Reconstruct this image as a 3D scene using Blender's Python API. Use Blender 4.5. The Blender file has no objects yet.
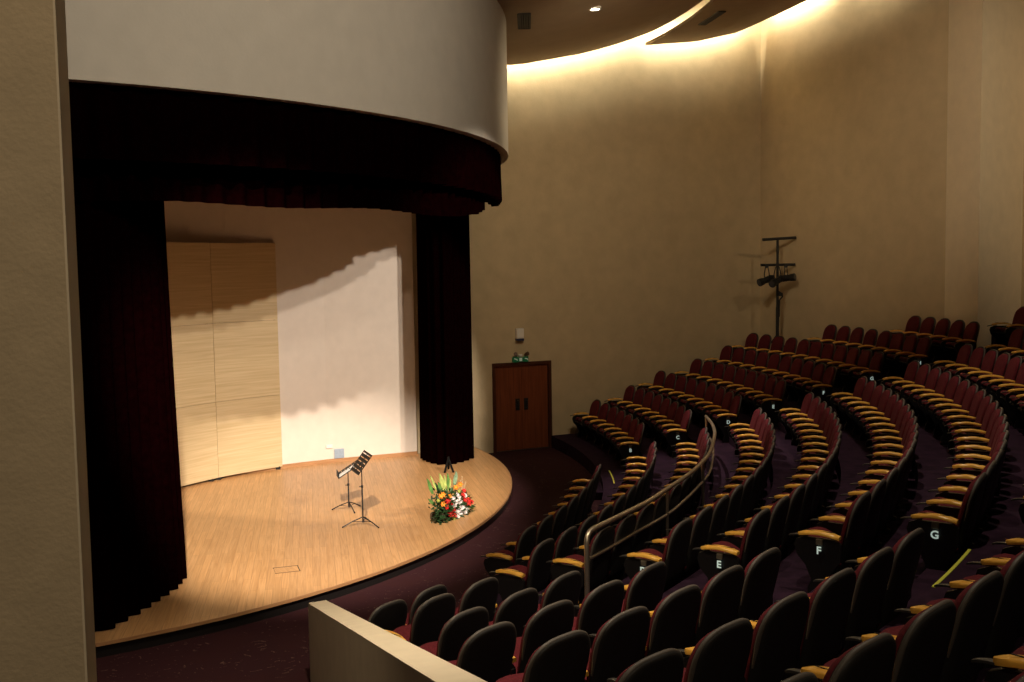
import bpy, bmesh, math, random
from mathutils import Vector, Matrix
random.seed(7)
C = bpy.context.scene.collection
R = math.radians
H = 4.04                      # eye height above the house floor
CX, CY = -11.7575, 18.222     # common centre of the curved seat rows
SX, SY = -8.87, 18.06         # centre of the round stage
STAGE = 0.17
PITCH = 0.56                  # seat spacing along a row

# ------------------------------------------------------------------ materials
def new_mat(name):
    m = bpy.data.materials.new(name); m.use_nodes = True
    nt = m.node_tree; b = nt.nodes['Principled BSDF']
    return m, nt, b
def plain(name, col, rough=.6, metal=0., spec=.5, noise=0., scale=20., bump=0., bscale=60., emit=None, estr=0.):
    m, nt, b = new_mat(name)
    b.inputs['Base Color'].default_value = (*col, 1)
    b.inputs['Roughness'].default_value = rough
    b.inputs['Metallic'].default_value = metal
    b.inputs['Specular IOR Level'].default_value = spec
    tc = nt.nodes.new('ShaderNodeTexCoord')
    if noise:
        n = nt.nodes.new('ShaderNodeTexNoise'); n.inputs['Scale'].default_value = scale; n.inputs['Detail'].default_value = 5
        nt.links.new(tc.outputs['Object'], n.inputs['Vector'])
        r = nt.nodes.new('ShaderNodeValToRGB')
        r.color_ramp.elements[0].position = .3; r.color_ramp.elements[1].position = .7
        r.color_ramp.elements[0].color = (*[c*(1-noise) for c in col], 1)
        r.color_ramp.elements[1].color = (*[min(1, c*(1+noise)) for c in col], 1)
        nt.links.new(n.outputs['Fac'], r.inputs['Fac']); nt.links.new(r.outputs['Color'], b.inputs['Base Color'])
    if bump:
        n2 = nt.nodes.new('ShaderNodeTexNoise'); n2.inputs['Scale'].default_value = bscale; n2.inputs['Detail'].default_value = 4
        nt.links.new(tc.outputs['Object'], n2.inputs['Vector'])
        bp = nt.nodes.new('ShaderNodeBump'); bp.inputs['Strength'].default_value = bump; bp.inputs['Distance'].default_value = .02
        nt.links.new(n2.outputs['Fac'], bp.inputs['Height']); nt.links.new(bp.outputs['Normal'], b.inputs['Normal'])
    if emit:
        b.inputs['Emission Color'].default_value = (*emit, 1); b.inputs['Emission Strength'].default_value = estr
    return m
def grain(name, c0, c1, scale, rough=.35, angle=0., spec=.5, planks=None, distort=2.):
    """wood: stretched noise; planks=(length,width) adds board joints"""
    m, nt, b = new_mat(name)
    tc = nt.nodes.new('ShaderNodeTexCoord'); mp = nt.nodes.new('ShaderNodeMapping')
    mp.inputs['Rotation'].default_value = (0, 0, angle)
    nt.links.new(tc.outputs['Object'], mp.inputs['Vector'])
    m2 = nt.nodes.new('ShaderNodeMapping'); m2.inputs['Scale'].default_value = scale
    nt.links.new(mp.outputs['Vector'], m2.inputs['Vector'])
    n = nt.nodes.new('ShaderNodeTexNoise'); n.inputs['Scale'].default_value = 1; n.inputs['Detail'].default_value = 6
    n.inputs['Distortion'].default_value = distort
    nt.links.new(m2.outputs['Vector'], n.inputs['Vector'])
    r = nt.nodes.new('ShaderNodeValToRGB'); r.color_ramp.elements[0].position = .32; r.color_ramp.elements[1].position = .7
    r.color_ramp.elements[0].color = (*c0, 1); r.color_ramp.elements[1].color = (*c1, 1)
    nt.links.new(n.outputs['Fac'], r.inputs['Fac'])
    out = r.outputs['Color']
    if planks:
        bk = nt.nodes.new('ShaderNodeTexBrick'); bk.inputs['Scale'].default_value = 1
        bk.inputs['Brick Width'].default_value = planks[0]; bk.inputs['Row Height'].default_value = planks[1]
        bk.inputs['Mortar Size'].default_value = .004; bk.inputs['Color1'].default_value = (.92, .91, .90, 1)
        bk.inputs['Color2'].default_value = (1.08, 1.07, 1.05, 1); bk.inputs['Mortar'].default_value = (.80, .77, .74, 1); bk.offset = .37
        nt.links.new(mp.outputs['Vector'], bk.inputs['Vector'])
        mx = nt.nodes.new('ShaderNodeMix'); mx.data_type = 'RGBA'; mx.blend_type = 'MULTIPLY'; mx.inputs['Factor'].default_value = 1
        nt.links.new(out, mx.inputs[6]); nt.links.new(bk.outputs['Color'], mx.inputs[7]); out = mx.outputs[2]
    nt.links.new(out, b.inputs['Base Color'])
    b.inputs['Roughness'].default_value = rough; b.inputs['Specular IOR Level'].default_value = spec
    return m
def carpet_mat():
    m, nt, b = new_mat('carpet')
    tc = nt.nodes.new('ShaderNodeTexCoord')
    n = nt.nodes.new('ShaderNodeTexNoise'); n.inputs['Scale'].default_value = 5.; n.inputs['Detail'].default_value = 2; n.inputs['Distortion'].default_value = 3.5
    nt.links.new(tc.outputs['Object'], n.inputs['Vector'])
    r = nt.nodes.new('ShaderNodeValToRGB')
    e = r.color_ramp.elements; e[0].position = .0; e[0].color = (.034, .011, .014, 1); e[1].position = 1; e[1].color = (.034, .011, .014, 1)
    for p, c in ((.66, (.035, .0115, .0145)), (.68, (.12, .07, .055)), (.705, (.12, .07, .055)), (.725, (.036, .012, .016))):
        q = e.new(p); q.color = (*c, 1)
    nt.links.new(n.outputs['Fac'], r.inputs['Fac'])
    f = nt.nodes.new('ShaderNodeTexNoise'); f.inputs['Scale'].default_value = 1.7
    nt.links.new(tc.outputs['Object'], f.inputs['Vector'])
    mx = nt.nodes.new('ShaderNodeMix'); mx.data_type = 'RGBA'; mx.inputs[6].default_value = (.037, .012, .014, 1)
    r2 = nt.nodes.new('ShaderNodeValToRGB'); r2.color_ramp.elements[0].position = .42; r2.color_ramp.elements[1].position = .5
    nt.links.new(f.outputs['Fac'], r2.inputs['Fac']); nt.links.new(r2.outputs['Color'], mx.inputs['Factor'])
    nt.links.new(r.outputs['Color'], mx.inputs[7]); nt.links.new(mx.outputs[2], b.inputs['Base Color'])
    b.inputs['Roughness'].default_value = .95; b.inputs['Specular IOR Level'].default_value = .1
    return m
M = {}
M['wall'] = plain('painted_plaster', (.54, .43, .275), .9, spec=.2, noise=.07, scale=3., bump=.12, bscale=26.)
M['stucco'] = plain('coarse_stucco', (.56, .45, .30), .95, spec=.15, noise=.06, scale=9., bump=.13, bscale=70.)
M['smooth'] = plain('pale_smooth_plaster', (.72, .62, .46), .85, spec=.2, noise=.04, scale=6., bump=.06, bscale=40.)
M['fascia'] = plain('fascia_plaster', (.66, .61, .53), .9, spec=.2, noise=.03, scale=4., bump=.06, bscale=30.)
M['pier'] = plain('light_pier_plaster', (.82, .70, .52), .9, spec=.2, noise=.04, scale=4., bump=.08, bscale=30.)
M['stagewall'] = plain('stage_wall_plaster', (.70, .63, .565), .9, spec=.2, noise=.03, scale=5., bump=.05, bscale=30.)
M['ceiling'] = plain('ceiling_plaster', (.46, .36, .25), .9, spec=.2, noise=.04, scale=3.)
M['floorwood'] = grain('stage_planks', (.47, .25, .10), (.62, .36, .165), (1.0, 22, 22), .38, R(-101), planks=(1.3, .095))
M['panelwood'] = grain('pale_plywood', (.54, .41, .225), (.66, .52, .32), (.9, .9, 34), .55, distort=.35)
M['trimwood'] = grain('stage_edge_wood', (.36, .18, .08), (.48, .26, .12), (2, 2, 30), .4)
M['doorwood'] = grain('mahogany_door', (.13, .030, .010), (.22, .062, .022), (30, 30, 1.2), .4, distort=.5)
M['doorframe'] = grain('door_frame_wood', (.05, .014, .006), (.08, .024, .010), (20, 20, 1.5), .4)
M['carpet'] = carpet_mat()
M['tier'] = plain('tier_carpet', (.022, .009, .020), .95, spec=.1, noise=.35, scale=7.)
M['velvet'] = plain('dark_red_velvet', (.0022, .0002, .0003), 1., spec=.0, noise=.3, scale=14.)
M['black'] = plain('black_plastic', (.014, .0125, .0115), .6, spec=.35, noise=.15, scale=30.)
M['blackmat'] = plain('black_satin_metal', (.010, .009, .009), .55, metal=.0, noise=.15, scale=20.)
M['steel'] = plain('black_enamelled_steel', (.010, .009, .009), .4, spec=.5, noise=.1, scale=25.)
M['greymetal'] = plain('dark_grey_metal', (.06, .056, .052), .4, metal=.4, noise=.1, scale=25.)
M['maroon'] = plain('maroon_upholstery', (.10, .012, .017), .9, spec=.15, noise=.25, scale=60., bump=.1, bscale=300.)
M['armwood'] = grain('honey_arm_wood', (.74, .36, .045), (.88, .50, .09), (40, 6, 30), .28, distort=.4)
M['railmetal'] = plain('brushed_rail_metal', (.60, .52, .40), .33, metal=.9, noise=.06, scale=15.)
M['white'] = plain('white_plastic', (.75, .73, .70), .5, noise=.03, scale=20.)
M['blue'] = plain('dark_blue_grille', (.02, .025, .08), .5, noise=.1, scale=40.)
M['bluegrey'] = plain('blue_grey_plate', (.30, .37, .47), .4, noise=.04, scale=40.)
M['green'] = plain('green_sign_plastic', (.012, .17, .07), .4, noise=.1, scale=30., emit=(.01, .3, .12), estr=.03)
M['signwhite'] = plain('white_sign_mark', (.75, .8, .75), .5, noise=.03, scale=30., emit=(.6, .9, .7), estr=.08)
M['brown'] = plain('brown_lamp_head', (.10, .045, .02), .45, noise=.1, scale=30.)
M['lettergrey'] = plain('marker_housing', (.16, .13, .09), .5, metal=.3, noise=.1, scale=40.)
M['letter'] = plain('lit_row_letter', (.7, .78, .72), .5, noise=.02, scale=40., emit=(.70, .9, .80), estr=.36)
M['lime'] = plain('lime_step_strip', (.42, .40, .04), .6, noise=.15, scale=40., emit=(.5, .5, .04), estr=.10)
M['lampglow'] = plain('lit_lamp_face', (1, .9, .7), .5, emit=(1, .85, .6), estr=25.)
M['vent'] = plain('vent_metal', (.02, .016, .012), .6, noise=.1, scale=30.)
M['lens'] = plain('lamp_lens', (.05, .05, .06), .1, noise=.1, scale=30.)
M['paper'] = plain('white_paper', (.85, .83, .80), .8, noise=.03, scale=30.)
M['leaf'] = plain('dark_green_leaf', (.018, .05, .014), .5, noise=.5, scale=12.)
M['leafpale'] = plain('pale_green_leaf', (.40, .46, .13), .45, noise=.3, scale=14.)
M['leafmid'] = plain('mid_green_leaf', (.10, .22, .05), .45, noise=.4, scale=14.)
M['leafgrey'] = plain('grey_green_leaf', (.22, .33, .20), .45, noise=.3, scale=14.)
M['red'] = plain('red_petals', (.50, .018, .014), .5, noise=.3, scale=40.)
M['petal'] = plain('white_petals', (.70, .62, .61), .6, noise=.12, scale=40.)
M['orange'] = plain('orange_petals', (.78, .28, .03), .5, noise=.25, scale=40.)
M['yellow'] = plain('yellow_green_petals', (.34, .36, .07), .5, noise=.2, scale=40.)
M['twig'] = plain('dry_twig', (.35, .24, .13), .7, noise=.2, scale=40.)
M['wicker'] = plain('dark_basket', (.05, .03, .015), .8, noise=.4, scale=60.)
M['dull'] = plain('dull_black_paint', (.004, .0038, .0036), .8, spec=.15, noise=.1, scale=20.)
M['trimgrey'] = plain('grey_brown_edge_trim', (.085, .072, .06), .55, spec=.4, noise=.1, scale=30.)
M['hatch'] = plain('hatch_trim', (.05, .035, .025), .5, noise=.2, scale=30.)

# ------------------------------------------------------------------ mesh helpers
class MB:
    def __init__(s): s.b = bmesh.new()
    def box(s, c, size, rot=None, bevel=0., seg=2):
        r = bmesh.ops.create_cube(s.b, size=1.)['verts']
        Mx = Matrix.Translation(Vector(c)) @ (rot.to_4x4() if rot else Matrix.Identity(4)) @ Matrix.Diagonal((*size, 1))
        bmesh.ops.transform(s.b, matrix=Mx, verts=r)
        if bevel:
            ed = list({e for v in r for e in v.link_edges})
            bmesh.ops.bevel(s.b, geom=ed, offset=bevel, segments=seg, profile=.5, affect='EDGES')
        return s
    def tube(s, pts, r, seg=8, closed_ends=True):
        pts = [Vector(p) for p in pts]; rings = []
        rr = r if isinstance(r, (list, tuple)) else [r]*len(pts)
        prev = None
        for i, p in enumerate(pts):
            t = (pts[min(i+1, len(pts)-1)]-pts[max(i-1, 0)]).normalized()
            if prev is None:
                a = Vector((0, 0, 1)) if abs(t.z) < .9 else Vector((1, 0, 0))
                n = t.cross(a).normalized()
            else:
                n = (prev - t*prev.dot(t)).normalized()
            prev = n; bn = t.cross(n)
            rings.append([s.b.verts.new(p + (n*math.cos(2*math.pi*k/seg)+bn*math.sin(2*math.pi*k/seg))*rr[i]) for k in range(seg)])
        for a, b in zip(rings, rings[1:]):
            for k in range(seg): s.b.faces.new((a[k], a[(k+1) % seg], b[(k+1) % seg], b[k]))
        if closed_ends:
            s.b.faces.new(rings[0][::-1]); s.b.faces.new(rings[-1])
        return s
    def prism(s, poly, z0, z1, frame=None):
        """polygon in local xy extruded z0..z1, then moved by frame (Matrix)"""
        f = frame or Matrix.Identity(4)
        lo = [s.b.verts.new(f @ Vector((x, y, z0))) for x, y in poly]
        hi = [s.b.verts.new(f @ Vector((x, y, z1))) for x, y in poly]
        n = len(poly)
        s.b.faces.new(lo[::-1]); s.b.faces.new(hi)
        for k in range(n): s.b.faces.new((lo[k], lo[(k+1) % n], hi[(k+1) % n], hi[k]))
        return s
    def quad(s, pts):
        s.b.faces.new([s.b.verts.new(Vector(p)) for p in pts]); return s
    def grid(s, rows, close=False):
        vs = [[s.b.verts.new(Vector(p)) for p in r] for r in rows]
        for a, b in zip(vs, vs[1:]):
            n = len(a)
            for k in range(n if close else n-1): s.b.faces.new((a[k], a[(k+1) % n], b[(k+1) % n], b[k]))
        return vs
    def sphere(s, c, r, sc=(1, 1, 1), u=8, v=6, rot=None):
        q = bmesh.ops.create_uvsphere(s.b, u_segments=u, v_segments=v, radius=r)['verts']
        bmesh.ops.transform(s.b, matrix=Matrix.Translation(Vector(c)) @ (rot.to_4x4() if rot else Matrix.Identity(4)) @ Matrix.Diagonal((*sc, 1)), verts=q)
        return s
    def mesh(s, name, mat, smooth=False):
        bmesh.ops.recalc_face_normals(s.b, faces=s.b.faces)
        me = bpy.data.meshes.new(name); s.b.to_mesh(me); s.b.free()
        me.materials.append(mat)
        if smooth:
            me.polygons.foreach_set('use_smooth', [True]*len(me.polygons))
            me.set_sharp_from_angle(angle=R(50))
        return me
    def build(s, name, mat, parent=None, smooth=False):
        o = bpy.data.objects.new(name, s.mesh(name, mat, smooth)); C.objects.link(o)
        if parent: o.parent = parent
        return o
def tag(o, label, cat, group=None):
    o['label'] = label; o['category'] = cat
    if group: o['group'] = group
    return o
def struct(o):
    o['kind'] = 'structure'; return o
def empty(name, loc, rz=0., label=None, cat=None, group=None):
    o = bpy.data.objects.new(name, None); C.objects.link(o)
    o.empty_display_size = .1
    o.location = loc; o.rotation_euler = (0, 0, rz)
    if label: tag(o, label, cat, group)
    return o
def copy_tree(o, parent=None):
    c = o.copy(); C.objects.link(c); c.parent = parent
    for ch in list(o.children): copy_tree(ch, c)
    return c
def pol(a, r, z=0., cx=CX, cy=CY):
    return Vector((cx+r*math.cos(R(a)), cy+r*math.sin(R(a)), z))
def interp(x, xs, ys):
    if x <= xs[0]: return ys[0]+(x-xs[0])*(ys[1]-ys[0])/(xs[1]-xs[0])
    for i in range(len(xs)-1):
        if x <= xs[i+1]: return ys[i]+(x-xs[i])*(ys[i+1]-ys[i])/(xs[i+1]-xs[i])
    return ys[-1]+(x-xs[-1])*(ys[-1]-ys[-2])/(xs[-1]-xs[-2])

# ------------------------------------------------------------------ the room
WALL = [(-2.6, 20.987), (-.46, 21.95), (6.05, 24.88)]                      # wall with the door, up to the corner
RWALL = [(6.05, 24.88), (8.60, 20.33), (8.79, 19.30), (10.2, 20.5), (12.6, 15.2)]   # rear side: corner, pier, recess
def beyond(x, y, margin=0.):
    """is the point behind the door wall or the rear wall (seen from the seats)"""
    for (x0, y0), (x1, y1) in list(zip(WALL, WALL[1:])) + list(zip(RWALL[:4], RWALL[1:5])):
        dx, dy = x1-x0, y1-y0; L = math.hypot(dx, dy)
        t = ((x-x0)*dx+(y-y0)*dy)/L
        d = (-(x-x0)*dy+(y-y0)*dx)/L       # left side positive = outside
        if (x0, y0) == WALL[0] or (x0, y0) == WALL[1]:
            if d > -margin and x < 6.4: return True
        elif (x0, y0) == RWALL[0]:
            if d > -margin and y > 20.0: return True
    return False
def high_angle(r, margin=0., cap=40.):
    a = -5.
    while a < cap and not beyond(*pol(a, r).xy, margin): a += .05
    return a

def wall_run(name, pts, z0, z1, th, mat):
    """wall along pts, thickness th on the left-hand side of the direction"""
    mb = MB(); n = len(pts); off = []
    for i in range(n):
        d = Vector((0, 0))
        if i > 0: d += (Vector(pts[i])-Vector(pts[i-1])).normalized()
        if i < n-1: d += (Vector(pts[i+1])-Vector(pts[i])).normalized()
        d.normalize(); off.append(Vector(pts[i])+Vector((-d.y, d.x))*th)
    poly = [tuple(p) for p in pts]+[tuple(p) for p in off[::-1]]
    mb.prism(poly, z0, z1)
    return struct(mb.build(name, mat))
TOP = H+8.6
# house floor: one slab under everything
struct(MB().prism([(-17, -6), (16, -6), (16, 27), (-17, 27)], -.2, 0.).build('floor', M['carpet']))
# door wall with the door opening
e1 = Vector((1, .45, 0)).normalized(); e2 = Vector((e1.y, -e1.x, 0))
W0 = Vector((-.46, 21.95, 0))
DW, DH = 1.42, 1.94
s_door0 = 0.02
def wpt(s, d=0., z=0.): return W0 + e1*s + e2*d + Vector((0, 0, z))
WF = Matrix(((e1.x, e2.x, 0, W0.x), (e1.y, e2.y, 0, W0.y), (0, 0, 1, 0), (0, 0, 0, 1)))
mb = MB()
Lw = (Vector((6.05, 24.88, 0))-W0).length
for s0, s1, z0, z1 in ((-2.35, s_door0, 0, TOP), (s_door0+DW, Lw+.3, 0, TOP), (s_door0, s_door0+DW, DH, TOP)):
    mb.prism([(s0, 0), (s1, 0), (s1, -.3), (s0, -.3)], z0, z1, WF)
struct(mb.build('wall_side', M['wall']))
wall_run('wall_rear', RWALL[:2], 0, TOP, .3, M['wall'])
struct(MB().prism([(8.60, 20.33), (8.79, 19.30), (10.2, 20.5), (10.4, 21.4), (9.2, 21.6)], 0, TOP).build('wall_pier', M['pier']))
wall_run('wall_recess', [(10.2, 20.5), (12.6, 15.2), (13.5, 9.)], 0, TOP, .3, M['wall'])
# near left pier
struct(MB().prism([(-1.127, 2.6), (-1.208, 2.85), (-2.6, 2.75), (-2.5, 2.3)], 0, TOP).build('wall_near_pier', M['stucco']))
struct(MB().prism([(-1.2085, 2.8515), (-1.1275, 2.6015), (-1.122, 2.603), (-1.203, 2.853)], 0.0, TOP).build('trim_near_pier', M['smooth']))
# upper slab closing the room
struct(MB().prism([(-17, -6), (16, -6), (16, 27), (-17, 27)], TOP-.02, TOP+.2).build('ceiling_slab', M['wall']))

# ceiling rings (acoustic ceiling, stepping up over the seats)
z1r, z1z = [6, 11.6, 12.5, 14.16, 15.1, 15.8], [3.95, 4.12, 4.20, 4.57, 4.87, 5.14]
z2r, z2z = [15.65, 17., 18.1, 18.95, 19.5, 20.2, 21.0], [4.84, 5.02, 5.30, 5.70, 5.95, 6.3, 6.75]
def cz(rs, zs):
    def f(r): return H+interp(r, rs, zs)
    return f
zc1, zc2 = cz(z1r, z1z), cz(z2r, z2z)
def ceiling_ring(name, r0, r1, zf, low, gap, th=.06, nr=22, na=60):
    mb = MB(); up, dn = [], []
    for i in range(nr+1):
        r = r0+(r1-r0)*i/nr
        hi = high_angle(r, gap)
        a = [low+(hi-low)*k/na for k in range(na+1)]
        dn.append([pol(x, r, zf(r)) for x in a]); up.append([pol(x, r, zf(r)+th) for x in a])
    mb.grid(dn); mb.grid(up)
    for A, B in ((dn, up),):
        mb.grid([A[0], B[0]]); mb.grid([A[-1], B[-1]])
        mb.grid([[r[0] for r in A], [r[0] for r in B]]); mb.grid([[r[-1] for r in A], [r[-1] for r in B]])
    bmesh.ops.remove_doubles(mb.b, verts=mb.b.verts, dist=1e-4)
    return struct(mb.build(name, M['ceiling'], smooth=True))
ceiling_ring('ceiling', 6., 15.8, zc1, -68, .30)
ceiling_ring('ceiling_upper', 15.65, 21.0, zc2, -75, .30)

# fascia over the stage: convex cylinder wall
FX, FY, FR = -9.04, 17.93, 9.03
def ring_solid(mb, cx, cy, r0, r1, a0, a1, z0, z1, n):
    A = [a0+(a1-a0)*k/n for k in range(n+1)]
    f = lambda r, z: [pol(a, r, z, cx, cy) for a in A]
    rows = [f(r1, z0), f(r1, z1), f(r0, z1), f(r0, z0), f(r1, z0)]
    vs = mb.grid(rows)
    bmesh.ops.remove_doubles(mb.b, verts=mb.b.verts, dist=1e-5)
    mb.quad([r[0] for r in rows[:4]]); mb.quad([r[-1] for r in rows[:4]])
    bmesh.ops.remove_doubles(mb.b, verts=mb.b.verts, dist=1e-5)
mb = MB(); ring_solid(mb, FX, FY, FR-.16, FR, -80, 25.5, H+1.9, H+4.75, 120)
struct(mb.build('wall_fascia', M['fascia'], smooth=True))

# stage
mb = MB(); n = 110; A = [-78+(103.5)*k/n for k in range(n+1)]
SR = 8.82
BACK = [(-2.0, 20.97), (-2.3, 20.83), (-2.7, 20.66), (-3.2, 20.45), (-3.7, 20.23), (-4.2, 19.94), (-4.7, 19.62), (-5.3, 19.12), (-5.8, 18.6), (-6.3, 17.9), (-6.8, 17.), (-7.2, 16.), (-7.5, 15.), (-7.7, 13.5), (-7.7, 11.5), (-7.6, 9.6)]
edge = [pol(a, SR, 0, SX, SY).xy for a in A]
poly = [tuple(p) for p in edge]+[(-1.25, 21.62)]+[(x, y+.12) for x, y in BACK[:9]]+[(x-.12, y) for x, y in BACK[9:]]
struct(MB().prism(poly, STAGE-.02, STAGE).build('floor_stage', M['floorwood']))
mb = MB(); ring_solid(mb, SX, SY, SR-.06, SR-.03, -78, 25.3, 0, STAGE-.021, 110)
struct(mb.build('trim_stage_riser', M['steel']))
mb = MB(); ring_solid(mb, SX, SY, SR-.005, SR+.012, -78, 25.3, STAGE-.035, STAGE+.002, 110)
struct(mb.build('trim_stage_edge', M['trimwood'], smooth=True))
wall_run('wall_stage_back', BACK[::-1], 0, H+4.2, -.2, M['stagewall']) if False else None
mb = MB(); out = []
for i in range(len(BACK)):
    a = Vector(BACK[max(i-1, 0)]); b = Vector(BACK[min(i+1, len(BACK)-1)]); d = (b-a).normalized()
    out.append(Vector(BACK[i])+Vector((d.y, -d.x))*.2)
mb.prism([tuple(p) for p in BACK]+[tuple(p) for p in out[::-1]], 0, H+4.2)
struct(mb.build('wall_stage_back', M['stagewall']))
mb = MB(); bb = []
for i in range(9):
    a = Vector(BACK[max(i-1, 0)]); b = Vector(BACK[min(i+1, len(BACK)-1)]); d = (b-a).normalized()
    bb.append(Vector(BACK[i])-Vector((d.y, -d.x))*.018)
mb.prism([BACK[i] for i in range(9)]+[tuple(p) for p in bb[::-1]], STAGE, STAGE+.075)
struct(mb.build('baseboard_stage', M['trimwood']))

# seating tiers
RK = {-1: 13.0, 0: 13.886, 1: 14.701, 2: 15.639, 3: 16.492, 4: 17.371, 5: 18.258, 6: 19.080, 7: 19.878, 8: 20.72, 9: 21.55}
ZA = {-1: -3.52, 0: -3.259, 1: -2.985, 2: -2.745, 3: -2.499, 4: -2.246, 5: -2.006, 6: -1.728, 7: -1.461, 8: -1.195, 9: -.93}
ARM = .52
def plat(k): return 0. if k < 0 else H+ZA[k]-ARM
def front(k): return RK[k]-(.58 if k < 7 else .50)
# parapet line beside the near seats
PD = Vector((-.311, 1., -.264))
PL, PR = Vector((-2.035, 9.8, -3.257)), Vector((-1.876, 9.88, -3.257))
def low_angle(r):
    a = -30.
    while a > -75:
        p = pol(a, r)
        if p.y < 10.2:
            t = (PL.y-p.y)
            xr = (PL.x+PR.x)/2+.311*t
            if p.x < xr: return a
        a -= .05
    return a
for k in range(0, 10):
    r0, r1 = front(k), (front(k+1) if k < 9 else 25.)
    mb = MB(); n = 90; bot, top = [], []
    def arc(r, z):
        lo, hi = (low_angle(r) if k > 0 or True else 0), high_angle(r)
        return [pol(lo+(hi-lo)*i/n, r, z) for i in range(n+1)]
    zt = plat(k)
    rows = [arc(r0, 0), arc(r0, zt), arc(r1, zt), arc(r1, 0)]
    mb.grid(rows)
    mb.quad([r[0] for r in rows]); mb.quad([r[-1] for r in rows])
    # half-height steps in the two aisles
    if k > 0:
        for a0, a1 in ((-3.0, .2), (-38.4, -35.0)):
            ring_solid(mb, CX, CY, r0-.27, r0, a0, a1, plat(k-1), (plat(k)+plat(k-1))/2, 8)
    else:
        ring_solid(mb, CX, CY, r0-.27, r0, -38.0, -33.6, 0, plat(0)/2, 8)
        ring_solid(mb, CX, CY, r0-.27, r0, -3.8, .6, 0, plat(0)/2, 8)
    bmesh.ops.remove_doubles(mb.b, verts=mb.b.verts, dist=1e-5)
    struct(mb.build('floor_tier', M['tier']))
# parapet
mb = MB(); L = 6.2
def sec(p, q):
    return [Vector((p.x, p.y, 0)), Vector((p.x, p.y, H+p.z)), Vector((q.x, q.y, H+q.z)), Vector((q.x, q.y, 0))]
s0 = sec(PL, PR); s1 = sec(PL-PD*L, PR-PD*L)
mb.grid([s0, s1], close=True); mb.quad(s0); mb.quad(s1)
bmesh.ops.remove_doubles(mb.b, verts=mb.b.verts, dist=1e-5)
struct(mb.build('wall_parapet', M['smooth']))

# ------------------------------------------------------------------ door
door = MB()
for s0, s1, z0, z1 in ((s_door0, s_door0+.07, 0, DH), (s_door0+DW-.07, s_door0+DW, 0, DH), (s_door0+.07, s_door0+DW-.07, DH-.07, DH)):
    door.prism([(s0, .02), (s1, .02), (s1, -.14), (s0, -.14)], z0, z1, WF)
door = struct(door.build('door_1', M['doorframe']))
for i in (0, 1):
    a = s_door0+.075+i*(DW-.15)/2; b = a+(DW-.15)/2-.004
    lf = MB(); lf.prism([(a, -.03), (b, -.03), (b, -.075), (a, -.075)], .015, DH-.075, WF)
    lf = lf.build('door_leaf', M['doorwood'], door)
    x = b-.10 if i == 0 else a+.10
    hd = MB(); hd.prism([(x-.05, -.022), (x+.05, -.022), (x+.05, -.03), (x-.05, -.03)], .88, 1.14, WF)
    hd.tube([wpt(x, -.022, .93), wpt(x, .025, .93), wpt(x, .025, 1.09), wpt(x, -.022, 1.09)], .012)
    hd.build('door_handle', M['blackmat'], lf)
struct(MB().prism([(s_door0+.05, -.005), (s_door0+DW-.05, -.005), (s_door0+DW-.05, -.09), (s_door0+.05, -.09)], 0, .012, WF).build('trim_threshold', M['greymetal']))
# exit light and speaker over the door
ex = empty('exit_light', wpt(.68, 0, H-2.10), math.atan2(e1.y, e1.x), 'green exit sign with twin emergency lamp heads just above the double door', 'exit sign')
MB().box((0, -.03, .06), (.38, .05, .10), bevel=.01).build('sign_box', M['green'], ex)
for s in (-1, 1):
    MB().box((s*.125, -.06, .065), (.115, .03, .125), bevel=.012).build('side_panel', M['green'], ex)
    MB().tube([(s*.125-.035, -.078, .085), (s*.125+.02, -.078, .07), (s*.125+.035, -.078, .045)], .012, 6).build('arrow_mark', M['signwhite'], ex)
    h = MB(); h.tube([(s*.09, -.05, .14), (s*.12, -.06, .165), (s*.15, -.12, .19)], [.02, .035, .045], 10)
    h.build('lamp_head', M['brown'], ex)
MB().box((0, -.05, .06), (.07, .04, .07), bevel=.01).build('centre_mark', M['signwhite'], ex)
MB().box((0, -.04, .15), (.08, .06, .05), bevel=.012).build('lamp_mount', M['white'], ex)
sp = empty('wall_speaker', wpt(.66, 0, H-1.67), math.atan2(e1.y, e1.x), 'small white wall box with dark blue lower edge high above the exit sign', 'speaker')
MB().box((0, -.06, .20), (.17, .11, .22), bevel=.015).build('housing', M['white'], sp)
MB().box((0, -.062, .065), (.175, .10, .05), bevel=.012).build('grille', M['blue'], sp)

# ------------------------------------------------------------------ ceiling fittings
def on_ceiling(rx, rz, zf):
    y = 10.
    for _ in range(4000):
        y += .005
        p = Vector((rx*y, y, H+rz*y)); r = math.hypot(p.x-CX, p.y-CY)
        if p.z >= zf(r): return p
    return p
p = on_ceiling(.084, .244, zc1)
dl = empty('downlight', p, 0, 'small bright round downlight in the ceiling above the far aisle', 'ceiling light')
mb = MB(); ring_solid(mb, 0, 0, .085, .12, 0, 360, -.02, .02, 24); mb.build('trim_ring', M['white'], dl)
MB().tube([(0, 0, -.012), (0, 0, -.002)], .083, 20).build('lamp_face', M['lampglow'], dl)
DLP = p.copy()
def vent(rx, rz, zf, lx, ly, rz_, label, slope):
    p = on_ceiling(rx, rz, zf)
    v = empty('ceiling_vent', p, rz_, label, 'vent')
    v.rotation_euler = (0, slope, rz_)
    for sx, sy, w, h in ((0, ly/2, lx, .03), (0, -ly/2, lx, .03), (lx/2, 0, .03, ly), (-lx/2, 0, .03, ly)):
        MB().box((sx, sy, -.012), (w, h, .024)).build('frame', M['vent'], v)
    for i in range(4):
        MB().box((0, -ly/2+ly*(i+1)/5, -.01), (lx-.03, .022, .03), rot=Matrix.Rotation(.5, 3, 'X')).build('slat', M['vent'], v)
    MB().box((0, 0, -.002), (lx, ly, .012)).build('backing', M['black'], v)
    return v
vent(.0166, .2335, zc1, 1.05, .20, R(89), 'dark slatted ceiling vent beside the top of the curved fascia', 0)
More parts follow.
